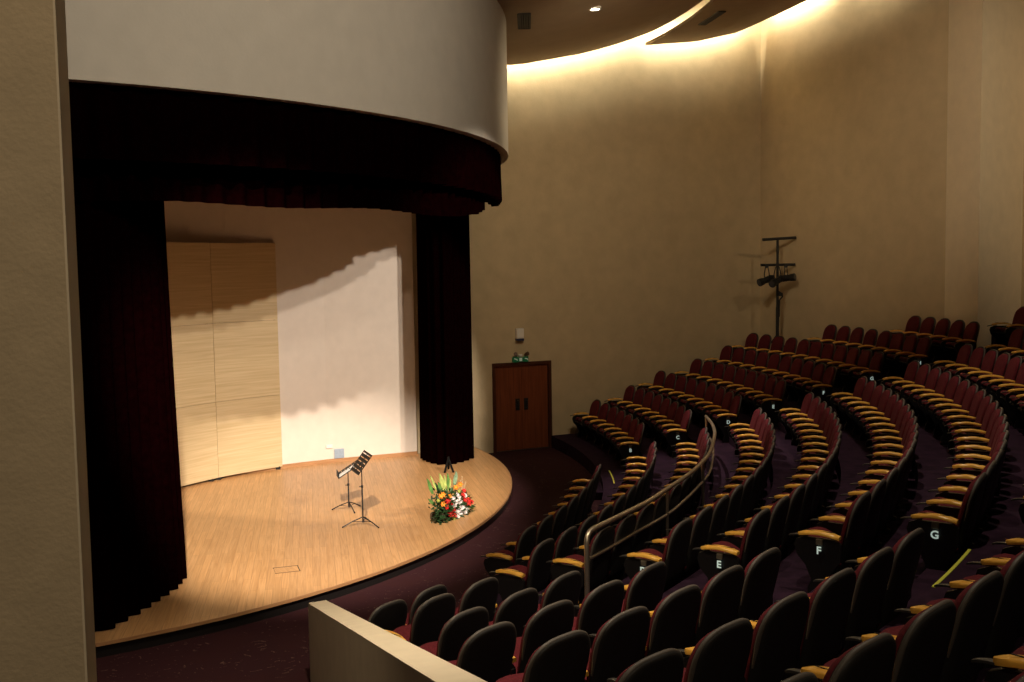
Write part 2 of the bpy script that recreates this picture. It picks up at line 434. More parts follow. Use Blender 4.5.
vent(.196, .2335, zc2, 1.1, .14, R(100), 'long thin dark vent in the upper ceiling panel near the wall corner', 0)

# ------------------------------------------------------------------ curtains
def resample(path, step):
    pts = [Vector(p) for p in path]; out = []; acc = 0.
    for a, b in zip(pts, pts[1:]):
        L = (b-a).length; d = (b-a)/L
        while acc < L: out.append((a+d*acc, Vector((-d.y, d.x)))); acc += step
        acc -= L
    return out
def curtain_mesh(path, ztop, zbot, wave, amp, flare=0., nz=14, th=.012):
    pts = resample(path, wave/8.); rows = {}
    for side in (0, 1):
        g = []
        for iz in range(nz+1):
            f = iz/nz; row = []
            for i, (p, nrm) in enumerate(pts):
                s = i*wave/8.
                ph = 2*math.pi*s/wave + .8*math.sin(s*1.7)
                a = amp*(.55+.45*f+.3*math.sin(s*2.3+1)*f)*math.sin(ph)
                q = p+nrm*(a+side*th)+nrm*flare*f*f
                zb = zbot(i/(len(pts)-1)) if callable(zbot) else zbot
                row.append((q.x, q.y, ztop+(zb-ztop)*f))
            g.append(row)
        rows[side] = g
    mb = MB(); mb.grid(rows[0]); mb.grid(rows[1])
    mb.grid([rows[0][0], rows[1][0]]); mb.grid([rows[0][-1], rows[1][-1]])
    mb.grid([[r[0] for r in rows[0]], [r[0] for r in rows[1]]]); mb.grid([[r[-1] for r in rows[0]], [r[-1] for r in rows[1]]])
    bmesh.ops.remove_doubles(mb.b, verts=mb.b.verts, dist=1e-5)
    return mb
def arcpath(cx, cy, r, a0, a1, n=80):
    return [pol(a0+(a1-a0)*k/n, r, 0, cx, cy).xy for k in range(n+1)]
def front_bottom(f):      # rises towards the right-hand end
    return H+interp(f, [0, .45, .75, .93, 1.], [1.15, 1.15, 1.12, 1.10, 1.28])
o = curtain_mesh(arcpath(FX, FY, FR-.17, -78, 15.), H+2.05, front_bottom, .34, .055).build('curtain_valance', M['velvet'], smooth=True)
tag(o, 'upper dark velvet valance hanging right under the curved fascia', 'curtain', 'stage valances')
o = curtain_mesh(arcpath(SX, SY, 8.45, -78, -4.5), H+2.6, lambda f: H+interp(f, [0, .84, .93, 1], [.75, .75, .82, .98])+.02*math.sin(f*23), .26, .05).build('curtain_valance', M['velvet'], smooth=True)
tag(o, 'longer dark velvet valance hanging behind the upper one across stage', 'curtain', 'stage valances')
o = curtain_mesh([(-4.30, 12.7), (-4.27, 12.2), (-4.36, 11.4), (-4.5, 10.85), (-4.95, 10.55), (-5.8, 10.45), (-6.6, 10.3)], H+2.6, STAGE+.01, .22, .06, flare=.07).build('stage_curtain', M['velvet'], smooth=True)
tag(o, 'wide dark velvet side curtain at the left front of the stage', 'curtain', 'stage side curtains')
o = curtain_mesh([(-1.88, 20.64), (-1.75, 20.25), (-1.53, 19.86), (-1.27, 19.74), (-.98, 20.1), (-.78, 20.55)], H+2.6, STAGE+.01, .2, .05, flare=0.).build('stage_curtain', M['velvet'], smooth=True)
tag(o, 'narrow dark velvet side curtain at the right end of the stage by the door', 'curtain', 'stage side curtains')

# ------------------------------------------------------------------ acoustic panels
PP = [(-6.55, 16.75), (-6.05, 17.72), (-5.78, 18.22), (-5.46, 18.70), (-5.22, 18.99), (-4.98, 19.24), (-4.75, 19.46), (-4.50, 19.68)]
def spl(pts, n):
    out = []
    for i in range(len(pts)-1):
        p0, p1, p2, p3 = (Vector(pts[max(i-1, 0)]), Vector(pts[i]), Vector(pts[i+1]), Vector(pts[min(i+2, len(pts)-1)]))
        for k in range(n):
            t = k/n
            out.append(.5*((2*p1)+(-p0+p2)*t+(2*p0-5*p1+4*p2-p3)*t*t+(-p0+3*p1-3*p2+p3)*t**3))
    out.append(Vector(pts[-1])); return out
S = spl(PP, 6)
cut = min(range(len(S)), key=lambda i: (S[i]-Vector((-5.46, 18.70))).length)
for idx, seg in enumerate((S[:cut+1], S[cut:])):
    root = empty('acoustic_panel', (seg[len(seg)//2].x, seg[len(seg)//2].y, STAGE), 0,
                 ('curved pale plywood panel standing right behind the left stage curtain', 'curved pale plywood panel next to the bare stage back wall')[idx], 'panel', 'plywood panels along the stage back wall')
    base = Vector((root.location.x, root.location.y))
    pts = []
    for i, q in enumerate(seg):
        d = (seg[min(i+1, len(seg)-1)]-seg[max(i-1, 0)]).normalized()
        q2 = q + (d*.004 if i == 0 and idx == 1 else Vector((0, 0))) - (d*.004 if i == len(seg)-1 and idx == 0 else Vector((0, 0)))
        pts.append((q2-base, Vector((-d.y, d.x))))
    th = .05; zt = H+.50-STAGE
    for r_, (za, zb) in enumerate(((.05, 1.45), (1.455, 2.9), (2.905, zt))):
        MB().prism([tuple(q) for q, n_ in pts]+[tuple(q+n_*th) for q, n_ in pts[::-1]], za, zb).build('plywood_sheet', M['panelwood'], root)
    mb = MB()
    for q, n_ in (pts[1], pts[-2]):
        c = q+n_*(th+.03); mb.box((c.x, c.y, zt/2-.05), (.06, .06, zt-.1))
        mb.box((c.x, c.y+.06, .03), (.08, .3, .06))
    mb.build('rear_frame', M['blackmat'], root)

# wall plates on the stage back wall
def wall_plate(x, y, z, w, h, mat, label, face):
    n = Vector((.41, -.91)); ang = math.atan2(n.y, n.x)+math.pi/2
    e = empty('wall_outlet', (x, y, z-h/2), ang, label, 'outlet')
    MB().box((0, -.012, h/2), (w, .024, h), bevel=.006).build('cover_plate', mat, e)
    if face: face(e, w, h)
    return e
def sock(e, w, h):
    for i in (-1, 1):
        for j in (-1, 1):
            MB().box((i*w*.22, -.027, h/2+j*h*.22), (w*.3, .008, h*.3), bevel=.003).build('socket', M['bluegrey'], e)
wall_plate(-3.50, 20.30, H-.182*20.3, .20, .19, M['bluegrey'], 'square blue-grey socket plate low on the stage back wall', sock)
def sw(e, w, h): MB().box((0, -.027, h/2), (w*.5, .008, h*.6), bevel=.003).build('rocker', M['white'], e)
wall_plate(-3.68, 20.22, H-.175*20.2, .13, .08, M['white'], 'small white switch plate left of the blue-grey socket plate', sw)

# floor hatch on the stage
hp = empty('floor_hatch', (-2.96, 12.98, STAGE), R(101-90+8), 'thin dark outlined trap hatch set in the stage boards', 'hatch')
MB().box((0, 0, .002), (.30, .24, .004)).build('lid', M['floorwood'], hp)
for c, s in (((0, .125, .003), (.32, .012, .006)), ((0, -.122, .002), (.31, .002, .0045)), ((.155, 0, .003), (.012, .25, .006)), ((-.152, 0, .002), (.002, .24, .0045))):
    MB().box(c, s).build('edge_strip', M['hatch'], hp)

# ------------------------------------------------------------------ music stands
def music_stand(loc, hd, leanxy, leanz, face_ang, label, spread, legrot):
    e = empty('music_stand', loc, 0, label, 'music stand', 'music stands on the stage')
    for i in range(3):
        a = legrot+i*2*math.pi/3
        q = Vector((math.cos(a)*spread, math.sin(a)*spread, .012))
        lg = MB(); lg.tube([(0, 0, .13), tuple(q*.5+Vector((0, 0, .075))), tuple(q)], .009, 6)
        lg.tube([tuple(q*.5+Vector((0, 0, .07))), (0, 0, .06)], .005, 5)
        lg = lg.build('leg', M['blackmat'], e)
        MB().sphere(tuple(q), .013, u=8, v=5).build('rubber_foot', M['black'], lg)
    MB().tube([(0, 0, .05), (0, 0, hd*.62)], .012, 8).build('lower_tube', M['blackmat'], e)
    MB().tube([(0, 0, hd*.6), (0, 0, hd-.02)], .008, 8).build('upper_tube', M['blackmat'], e)
    k = MB(); k.tube([(0, 0, hd*.6), (0, 0, hd*.6+.035)], .019, 10); k.tube([(0, 0, hd*.615), (-.045, 0, hd*.615)], .007, 6)
    k.build('clamp_knob', M['black'], e)
    n = Vector((math.cos(face_ang), math.sin(face_ang), 0)); w = Vector((-n.y, n.x, 0))
    up = (n*leanxy+Vector((0, 0, leanz))); Ld = up.length; up.normalize(); nn = w.cross(up)
    F = Matrix(((w.x, up.x, nn.x, 0), (w.y, up.y, nn.y, 0), (w.z, up.z, nn.z, hd), (0, 0, 0, 1)))
    W2 = .25
    d = MB()
    nsl = 5; sh = Ld/(nsl*2+1)
    for i in range(nsl+1):
        y0 = -Ld/2+i*2*sh*1.0; d.prism([(-W2, y0), (W2, y0), (W2, y0+min(sh*1.6, Ld/2-y0)), (-W2, y0+min(sh*1.6, Ld/2-y0))], -.003, .003, F)
    for xa, xb in ((-W2, -W2+.03), (W2-.03, W2), (-.02, .02)):
        d.prism([(xa, -Ld/2), (xb, -Ld/2), (xb, Ld/2), (xa, Ld/2)], -.003, .003, F)
    d = d.build('desk', M['blackmat'], e)
    side = 1 if nn.dot(-n) > 0 else -1
    lp = MB(); lp.prism([(-W2, -Ld/2), (W2, -Ld/2), (W2, -Ld/2+.008), (-W2, -Ld/2+.008)], min(0, side*.06), max(0, side*.06), F); lp.build('ledge', M['blackmat'], d)
    MB().box((0, 0, hd-.02), (.05, .05, .05), bevel=.01).build('desk_bracket', M['blackmat'], e)
    return e, F, Ld, side
music_stand((-2.29, 15.2, STAGE), .96, .22, .28, R(22), 'tall black music stand with slotted desk nearest the audience', .315, R(-35))
e, F, Ld, side = music_stand((-2.66, 16.2, STAGE), .66, .30, .19, R(10), 'shorter black music stand holding paper behind the taller stand', .27, R(-62))
sm = MB(); sm.prism([(-.20, -Ld/2+.02), (.02, -Ld/2+.02), (.02, Ld/2-.06), (-.20, Ld/2-.06)], min(side*.006, side*.010), max(side*.006, side*.010), Matrix.Translation((-2.66, 16.2, STAGE)) @ F)
tag(sm.build('sheet_music', M['paper']), 'white sheet of music resting on the shorter music stand', 'paper')

# black stand in front of the right curtain
ms = empty('microphone_stand', (-1.24, 19.2, STAGE), 0, 'small black tripod stand on the boards in front of the right stage curtain', 'stand')
for a in (R(250), R(300), R(95)):
    MB().tube([(0, 0, .24), (math.cos(a)*.08, math.sin(a)*.08, .15), (math.cos(a)*.2, math.sin(a)*.2, .012)], .022, 6).build('leg', M['dull'], ms)
MB().tube([(0, 0, .2), (0, 0, .27)], .014, 8).build('pole', M['dull'], ms)
MB().tube([(0, 0, .24), (0, 0, .28)], .02, 8).build('clutch', M['dull'], ms)

# ------------------------------------------------------------------ flower arrangement
BA, BB = Vector((-1.19, 15.22, 0)), Vector((-.77, 15.98, 0))
fl = empty('flower_arrangement', (-.98, 15.6, STAGE), 0, 'wide arrangement of red, white and orange flowers on the stage floor', 'flowers')
org = Vector((-.98, 15.6, 0))
def fpos(cx_, cy_, fwd=0.):
    u, v = 420+cx_/8.53, 455+cy_/8.53
    t = (u-436.5)/30.; b = BA+(BB-BA)*t
    z = (524-13*t-v)*.0149*b.y/15.3
    p = b-org; p.z = max(.02, z)
    back = Vector((-.87, .48, 0))*(.10*max(0, z)-.0)
    return p+back+Vector((.87, -.48, 0))*fwd
bs = MB()
for k in range(2):
    c = fpos(200+k*110, 560-k*50); bs.box((c.x-.06, c.y+.03, .07), (.2, .24, .12), rot=Matrix.Rotation(R(61), 3, 'Z'), bevel=.03)
bs.build('basket', M['wicker'], fl)
lf = MB(); rng = random.Random(3)
for i in range(900):
    x, y = rng.uniform(135, 400), rng.uniform(300, 590)
    if y > 600-.33*(x-105)+10: continue
    if (x > 350 and y < 330) or (x < 180 and y < 370): continue
    p = fpos(x, y, rng.uniform(-.09, .10)); d = Vector((rng.uniform(-.3, 1), rng.uniform(-1, .4), rng.uniform(-.5, .8))).normalized()
    s_ = d.cross(Vector((0, 0, 1))).normalized(); l = rng.uniform(.06, .15); w = l*.22
    nrm = d.cross(s_)*.012
    a, b_, c_, e_ = p, p+d*l*.5+s_*w, p+d*l, p+d*l*.5-s_*w
    lf.quad([a, b_+nrm, c_, e_+nrm])
o = lf.build('foliage', M['leaf'], fl); o['kind'] = 'stuff'
def spike(tip, base, w, mat, fwd=-.03):
    a, b = fpos(*base, fwd), fpos(*tip, fwd-.02); mb = MB(); d = b-a; s_ = Vector((.45, .85, 0)).normalized(); nf = Vector((.87, -.48, 0))
    rows = []
    for k in range(9):
        t = k/8; ww = w*math.sin(math.pi*min(1, .12+t*.88))**.7*(1 if t < .98 else .1)
        c = a+d*t+Vector((0, 0, 0))
        rows.append([c-s_*ww+nf*.012, c-nf*.008, c+s_*ww+nf*.012, c+nf*.004])
    mb.grid(rows, close=True); mb.build('lily_leaf', mat, fl, smooth=True)
for tip, base, w, mt in (((122, 195), (143, 330), .032, 'leafmid'), ((150, 170), (172, 290), .018, 'leafpale'), ((222, 150), (238, 300), .038, 'leafpale'), ((205, 225), (212, 300), .03, 'leafmid'),
                         ((262, 165), (245, 290), .028, 'leafpale'), ((290, 150), (268, 290), .03, 'leafmid'), ((305, 195), (272, 300), .03, 'leafpale'), ((362, 132), (325, 250), .042, 'leafgrey'), ((345, 165), (330, 260), .03, 'leaf'),
                         ((180, 230), (200, 330), .03, 'leaf'), ((405, 290), (370, 330), .03, 'leaf'), ((115, 370), (150, 430), .03, 'leafmid'), ((240, 260), (240, 340), .05, 'leaf')):
    spike(tip, base, w*1.55, M[mt], -.02)
for tip, base in (((410, 180), (395, 300)), ((430, 250), (390, 320)), ((395, 215), (385, 310)), ((435, 225), (400, 300))):
    a, b = fpos(*base, -.02), fpos(*tip, -.04); m_ = MB().tube([a, (a+b)/2+Vector((.01, 0, .01)), b], [.006, .005, .004], 5)
    for q in (.6, .8, 1.): m_.sphere(a+(b-a)*q, .014, u=6, v=4)
    m_.build('twig', M['twig'], fl)
def bloom_mesh(name, mat, r, npet, cup, tilt):
    mb = MB(); rg = random.Random(len(name))
    for ring, (rr, zz, ph) in enumerate(((1., 0., 0.), (.66, .25, .5))):
        for i in range(npet):
            a = 2*math.pi*(i+ph)/npet
            d = Vector((math.cos(a), math.sin(a), 0)); s_ = Vector((-d.y, d.x, 0)); wv = r*rr*1.5/npet*1.2
            rows = []
            for k in range(4):
                t = k/3; ww = wv*(.3, 1., .95, .25)[k]; c = d*r*rr*t+Vector((0, 0, r*(zz+cup*t*t)))
                rows.append([c-s_*ww, c+Vector((0, 0, -r*.10)), c+s_*ww, c+Vector((0, 0, r*.04))])
            mb.grid(rows, close=True)
    mb.sphere((0, 0, r*.3), r*.3, (1, 1, .7), 8, 5)
    return mb.mesh(name, mat, True)
blooms = {'red_flower': bloom_mesh('red_flower', M['red'], .048, 7, .5, 0), 'white_flower': bloom_mesh('white_flower', M['petal'], .038, 8, .3, 0),
          'orange_flower': bloom_mesh('orange_flower', M['orange'], .05, 6, .8, 0), 'yellow_flower': bloom_mesh('yellow_flower', M['yellow'], .035, 6, .6, 0)}
face = Vector((.35, -.85, .45)).to_track_quat('Z', 'Y')
def bloom(kind, x, y, s=1., fwd=.11):
    o = bpy.data.objects.new(kind, blooms[kind]); C.objects.link(o); o.parent = fl
    o.location = fpos(x, y, fwd); o.rotation_mode = 'QUATERNION'
    o.rotation_quaternion = (Vector((.35+rng.uniform(-.3, .3), -.85, .45+rng.uniform(-.3, .3)))).to_track_quat('Z', 'Y')
    o.scale = (s, s, s)
for x, y, s in ((202, 385, 1.1), (190, 440, .9), (240, 458, .9), (213, 500, 1.25), (245, 508, .9), (330, 335, 1.), (345, 375, .8), (378, 378, 1.1), (372, 412, 1.), (400, 390, .8), (345, 295, .8), (235, 405, .7)):
    bloom('red_flower', x, y, s)
for x, y in ((250, 358), (300, 348), (270, 388), (302, 385), (256, 420), (292, 428), (322, 440), (265, 405), (352, 458), (340, 480), (302, 500), (272, 520), (270, 482), (350, 335), (306, 455), (325, 465), (288, 465), (245, 375), (285, 330)):
    bloom('white_flower', x, y, rng.uniform(.85, 1.2))
for x, y in ((165, 330), (215, 345), (280, 272), (158, 410), (318, 240), (150, 345)): bloom('orange_flower', x, y, .9)
for x, y in ((235, 545), (130, 380), (400, 440), (300, 300)): bloom('yellow_flower', x, y, .9)

# ------------------------------------------------------------------ seats
def slab(hw, z0, z1, yb, yt, thick, pillow, sgn, nu=15, p=2.8, arch=.21, edge=.026):
    """tombstone-shaped padded slab leaning from (y=yb,z0) to (y=yt,z1); rounded edges, bulging by `pillow` on side sgn"""
    mb = MB(); A, B = [], []; zs = z1-arch
    prof = [(z0, .90*hw)]+[(z0+(zs-z0)*t, hw*(.90+.10*t)) for t in (.06, .2, .5, .8)]
    for k in range(0, 13):
        f = math.pi/2*k/12; prof.append((zs+arch*math.sin(f)**(2/p), max(.012, hw*math.cos(f)**(2/p)) if k < 12 else .012))
    us = [math.sin((-1+2*i/(nu-1))*math.pi/2) for i in range(nu)]
    for z, w in prof:
        ra, rb = [], []
        for u in us:
            x = u*w; v = (z-z0)/(z1-z0)
            y = yb+(yt-yb)*v+.018*(x/hw)**2
            # distance to the outline, measured across and down
            top = (z1-z) if abs(x) < .02 else zs+arch*max(0, 1-(abs(x)/hw)**p)**(1/p)-z
            d = max(0., min(w-abs(x), top, z-z0+.01))
            q = min(1., d/edge); rnd = math.sqrt(max(0., 1-(1-q)**2))
            ra.append((x, y, z)); rb.append((x, y+sgn*(thick*.25+thick*.75*rnd+pillow*min(1, d/.16)**.7*.6+pillow*.4*rnd), z))
        A.append(ra); B.append(rb)
    mb.grid(A); mb.grid(B)
    mb.grid([A[0], B[0]]); mb.grid([A[-1], B[-1]]); mb.grid([[r[0] for r in A], [r[0] for r in B]]); mb.grid([[r[-1] for r in A], [r[-1] for r in B]])
    bmesh.ops.remove_doubles(mb.b, verts=mb.b.verts, dist=1e-5)
    return mb
BT = .83
me_shell = slab(.232, .22, BT, -.14, -.278, .03, .016, -1).mesh('backrest', M['black'], True)
me_pad = slab(.218, .32, BT-.016, -.142, -.274, .022, .028, 1).mesh('back_cushion', M['maroon'], True)
def trim_mesh():
    pts = []; z0, z1, hw, arch, p = .22, BT, .232, .21, 2.8; zs = z1-arch
    half = [(hw*.985, .50), (hw, zs)]+[(hw*math.cos(f)**(2/p), zs+arch*math.sin(f)**(2/p)) for f in [math.pi/2*k/12 for k in range(1, 12)]]
    full = [(-x, z) for x, z in half]+[(0, z1)]+[(x, z) for x, z in half[::-1]]
    for x, z in full:
        v = (z-z0)/(z1-z0); pts.append((x*.975, -.14-.138*v+.018*(x/hw)**2-.012, z-.008))
    return MB().tube(pts, [.005]+[.0135]*(len(pts)-2)+[.005], 8)
me_trim = trim_mesh().mesh('edge_trim', M['trimgrey'], True)
tilt = Matrix.Rotation(R(30), 3, 'X'); hinge = Vector((0, -.13, .222))
def tl(v): return tuple(hinge+tilt @ Vector(v))
def cushion():
    mb = MB(); rows = []; n = 12
    for i in range(n+1):
        t = i/n; y = .40*t
        w = .222 if t < .55 else .222*max(.03, 1-((t-.55)/.45)**3.2)**(1/2.4)
        h = .05 if t < .6 else .05*max(.12, 1-((t-.6)/.4)**3)**.5
        h = h if i > 0 else .03
        row = []
        for k in range(16):
            a = 2*math.pi*k/16; ca, sa = math.cos(a), math.sin(a)
            row.append(tl((w*math.copysign(abs(ca)**.5, ca), y, .03+h*math.copysign(abs(sa)**.6, sa)+.012*math.sin(math.pi*t))))
        rows.append(row)
    vs = mb.grid(rows, close=True); mb.b.faces.new(vs[0]); mb.b.faces.new(vs[-1]); return mb
me_seat = cushion().mesh('seat_cushion', M['maroon'], True)
me_pan = MB().box(tl((0, .18, -.03)), (.40, .32, .03), rot=tilt, bevel=.012).mesh('seat_pan', M['black'], True)
def arm_mesh():
    mb = MB(); rows = []; n = 14; ln = .345
    for i in range(n+1):
        t = i/n; y = -.160+ln*t
        z = ARM-.012-.028*(2*t-1)**2+.012
        w = .044 if t < .75 else .044*math.sqrt(max(.04, 1-((t-.75)/.26)**2))
        w = w if t > .08 else .036
        h = .013
        rows.append([(-w, y, z-h), (-w*1.02, y, z), (-w*.8, y, z+h), (0, y, z+h*1.15), (w*.8, y, z+h), (w*1.02, y, z), (w, y, z-h), (0, y, z-h*1.1)])
    mb.grid(rows, close=True); mb.quad(rows[0]) if False else None
    mb.b.faces.new([mb.b.verts.new(Vector(p)) for p in rows[0]]); mb.b.faces.new([mb.b.verts.new(Vector(p)) for p in rows[-1]])
    bmesh.ops.remove_doubles(mb.b, verts=mb.b.verts, dist=1e-5)
    return mb
me_arm = arm_mesh().mesh('armrest', M['armwood'], True)
me_groove = MB().box((0, .0, ARM+.0125), (.004, .25, .004)).mesh('armrest_joint', M['black'])
YZ = Matrix(((0, 0, 1, 0), (1, 0, 0, 0), (0, 1, 0, 0), (0, 0, 0, 1)))      # polygon (y,z) extruded along x
me_side = MB().prism([(-.13, 0), (.10, 0), (.10, .05), (.07, .12), (.12, .24), (.19, .32), (.215, .40), (.20, .45), (.14, .475), (-.12, .475), (-.17, .44), (-.17, .30), (-.10, .2), (-.10, .05), (-.13, .04)], -.02, .02, YZ).mesh('side_panel', M['steel'], False)
mb = MB(); rows = []
for y, w, z, h in ((.10, .024, .486, .005), (.20, .018, .484, .005), (.24, .014, .477, .006), (.262, .011, .470, .005), (.268, .006, .467, .004)):
    rows.append([(-w, y, z-h), (w, y, z-h), (w, y, z+h), (-w, y, z+h)])
mb.grid(rows, close=True)
for r_ in (rows[0], rows[-1]): mb.b.faces.new([mb.b.verts.new(Vector(p)) for p in r_])
bmesh.ops.remove_doubles(mb.b, verts=mb.b.verts, dist=1e-5)
me_tip = mb.mesh('arm_bracket', M['greymetal'], True)
me_house = MB().box((0, 0, .448), (.06, .058, .05), bevel=.006).mesh('row_marker', M['lettergrey'])
def letter_mesh(ch):
    cu = bpy.data.curves.new('row_letter', 'FONT'); cu.body = ch; cu.size = .088; cu.extrude = .002; cu.align_x = 'CENTER'
    cu.resolution_u = 3; cu.offset = .002
    ob = bpy.data.objects.new('row_letter', cu); C.objects.link(ob)
    dg = bpy.context.evaluated_depsgraph_get(); me = bpy.data.meshes.new_from_object(ob.evaluated_get(dg))
    bpy.data.objects.remove(ob); bpy.data.curves.remove(cu)
    me.materials.clear(); me.materials.append(M['letter']); me.name = 'row_letter'
    return me
LET = {k: letter_mesh('ABCDEFGHIJ'[k+1]) for k in range(-1, 9)}
def child(parent, name, me, loc=(0, 0, 0), rot=None):
    o = bpy.data.objects.new(name, me); C.objects.link(o); o.parent = parent; o.location = loc
    if rot: o.rotation_euler = rot
    return o
def arm_set(t, x):
    a = child(t, 'armrest', me_arm, (x, 0, 0)); child(a, 'joint_line', me_groove)
    child(t, 'side_panel', me_side, (x, 0, 0)); child(t, 'arm_bracket', me_tip, (x, 0, 0))
def make_seat(two):
    t = empty('theater_seat', (0, 0, 0))
    bk_ = child(t, 'backrest', me_shell); child(bk_, 'edge_trim', me_trim); child(t, 'back_cushion', me_pad); child(t, 'seat_cushion', me_seat); child(t, 'seat_pan', me_pan)
    arm_set(t, PITCH/2)
    if two: arm_set(t, -PITCH/2)
    return t
proto = {False: make_seat(False), True: make_seat(True)}
used = {False: False, True: False}
ORD = ['first', 'second', 'third', 'fourth', 'fifth', 'sixth', 'seventh', 'eighth', 'ninth', 'tenth', 'eleventh', 'twelfth', 'thirteenth', 'fourteenth', 'fifteenth', 'sixteenth', 'seventeenth', 'eighteenth', 'nineteenth', 'twentieth']
# camera frame, used for leaving out seats that lie wholly outside the picture
FPX, PIT, ROL = 1024.288, .0735190, -.0162857
c_, s_ = math.cos(PIT), math.sin(PIT); cr, sr = math.cos(ROL), math.sin(ROL)
R0, U0, Fv = Vector((1, 0, 0)), Vector((0, s_, c_)), Vector((0, c_, -s_))
CR, CU = R0*cr+U0*sr, -R0*sr+U0*cr
def px(p):
    q = Vector(p)-Vector((0, 0, H)); d = q.dot(Fv)
    return (512+FPX*q.dot(CR)/d, 341-FPX*q.dot(CU)/d) if d > .2 else (9e9, 9e9)
def in_frame(a, r, z):
    for da in (-.28, .28):
        for rr, zz in ((r+.26, z+.86), (r-.2, z+.5), (r+.2, z+.5), (r-.2, z+.3)):
            u, v = px(pol(a+math.degrees(da/r), rr, z+zz-z))
            if -6 < u < 1030 and -6 < v < 688: return True
    return False
BLOCK = {'far': ('far block', 'counted from the aisle'), 'middle': ('middle block', 'counted from the far aisle'), 'near': ('near block', 'counted from the aisle')}
placed = []
def seat_row(block, k, a_hi, a_lo, n, order, letter=False, two_low=True):
    """n seats between arm angles a_hi and a_lo"""
    st = (a_hi-a_lo)/n; r = RK[k]+(interp(k, [3, 4, 5, 6, 7], [0, .02, .04, .15, .15]) if block == 'near' and k > 3 else 0); letter = letter and (block == 'far' or k >= 2); z = plat(k)
    for i in range(n):
        a = a_hi-(i+.5)*st-(.18 if block == 'near' else 0)
        if not in_frame(a, r, z): continue
        last = i == n-1; two = last and two_low
        if used[two]: t = copy_tree(proto[two])
        else: t = proto[two]; used[two] = True
        placed.append(t)
        t.location = pol(a, r, z); t.rotation_euler = (0, 0, R(a+90))
        num = (n-1-i) if order == 'low' else i
        rowname = ORD[k+1] if block == 'middle' else ORD[k]
        lab = {'far': 'maroon tip-up seat %s from far aisle in %s row beside the door wall',
               'middle': 'maroon tip-up seat %s from far aisle in %s row of middle block',
               'near': 'maroon tip-up seat %s from near aisle in %s row beside the parapet'}[block] % (ORD[num], rowname)
        if letter and last: pass
        tag(t, lab, 'seat', {'far': 'seats of the block along the door wall', 'middle': 'seats of the middle block', 'near': 'seats of the block beside the parapet'}[block])
        t['_k'] = (k if (letter and last) else -9)
FAR = {0: (17.3, 1.3, 7), 1: (17.3, .1, 8), 2: (18.9, .6, 9), 3: (18.4, 1.1, 9), 4: (18.95, .7, 10), 5: (20.0, .8, 11), 6: (14.0, .5, 8), 7: (8.2, .1, 5), 8: (1.3, -.25, 1)}
MID = {-1: (-7.4, -27.2, 8), 0: (-4.7, -32.6, 12), 1: (-5.6, -33.2, 13), 2: (-3.7, -33.9, 15), 3: (-3.5, -34.7, 16), 4: (-3.3, -34.7, 17), 5: (-2.8, -34.5, 18), 6: (-3.1, -35.0, 19), 7: (-3.4, -35.7, 20), 8: (-3.0, -34., 20)}
NEAR = {0: (-37.9, -42.2, 2), 1: (-38.75, -42.95, 2), 2: (-39.0, -45.0, 3), 3: (-39.35, -46.97, 4), 4: (-39.37, -47.87, 5), 5: (-38.86, -48.96, 6), 6: (-38.9, -50.1, 7), 7: (-39.2, -51.5, 8)}
for k, (a, b, n) in FAR.items(): seat_row('far', k, a, b, n, 'low', letter=True)
for k, (a, b, n) in MID.items(): seat_row('middle', k, a, b, n, 'high', letter=True)
for k, (a, b, n) in NEAR.items(): seat_row('near', k, a, b, n, 'high', letter=False, two_low=k > 0)
for t in placed:
    k = t.get('_k', -9)
    if '_k' in t: del t['_k']
    if k > -9:
        hs = child(t, 'row_marker', me_house, (-PITCH/2-.008, 0, 0))
        child(t, 'row_letter', LET[k], (-PITCH/2-.045, 0, .352), (R(90), 0, R(-90)))

# step strips
for label, r, z, a0, a1 in (('lime strip on the aisle step beside the far block', 13.50, plat(0), 1.4, -3.4), ('lime strip on the aisle step beside the near block', 18.50, plat(6), -34.4, -37.8)):
    mb = MB(); ring_solid(mb, CX, CY, r-.008, r+.014, a1, a0, z, z+.006, 12)
    tag(mb.build('step_strip', M['lime']), label, 'step edge strip')

# ------------------------------------------------------------------ guard rail behind the third row
def smooth_path(pts, n=8):
    out = []
    for i in range(len(pts)-1):
        p0, p1, p2, p3 = (Vector(pts[max(i-1, 0)]), Vector(pts[i]), Vector(pts[i+1]), Vector(pts[min(i+2, len(pts)-1)]))
        for k in range(n):
            t = k/n; out.append(.5*((2*p1)+(-p0+p2)*t+(2*p0-5*p1+4*p2-p3)*t*t+(-p0+3*p1-3*p2+p3)*t**3))
    out.append(Vector(pts[-1])); return out
gr = empty('guard_rail', (2.2, 12.9, plat(2)), 0, 'curved brass-toned guard rail running behind the third seat row', 'railing')
zt, zl = H-2.60, H-2.90; base = Vector(gr.location)
topl = [(.76, 9.91), (1.12, 10.49), (1.46, 11.05), (1.81, 11.76), (2.08, 12.31), (2.34, 12.91), (2.67, 13.83), (2.95, 14.94), (3.1, 15.64), (3.21, 16.42), (3.26, 17.19)]
path = [Vector((.695, 9.80, zt-.30)), Vector((.695, 9.80, zt-.12)), Vector((.705, 9.82, zt-.045)), Vector((.728, 9.86, zt-.010))]+smooth_path([(x, y, zt) for x, y in topl], 6)
path = [Vector((.695, 9.80, plat(2)))] + path
MB().tube([p-base for p in path], .026, 10).build('top_rail', M['railmetal'], gr, smooth=True)
lowl = [(.73, 9.93), (.99, 10.35), (1.34, 10.95), (1.76, 11.66), (2.06, 12.31), (2.34, 13.0), (2.68, 13.92), (2.92, 14.9), (3.1, 15.75), (3.22, 16.5), (3.26, 17.15)]
MB().tube([p-base for p in smooth_path([(x, y, zl) for x, y in lowl], 6)], .018, 8).build('lower_rail', M['railmetal'], gr, smooth=True)
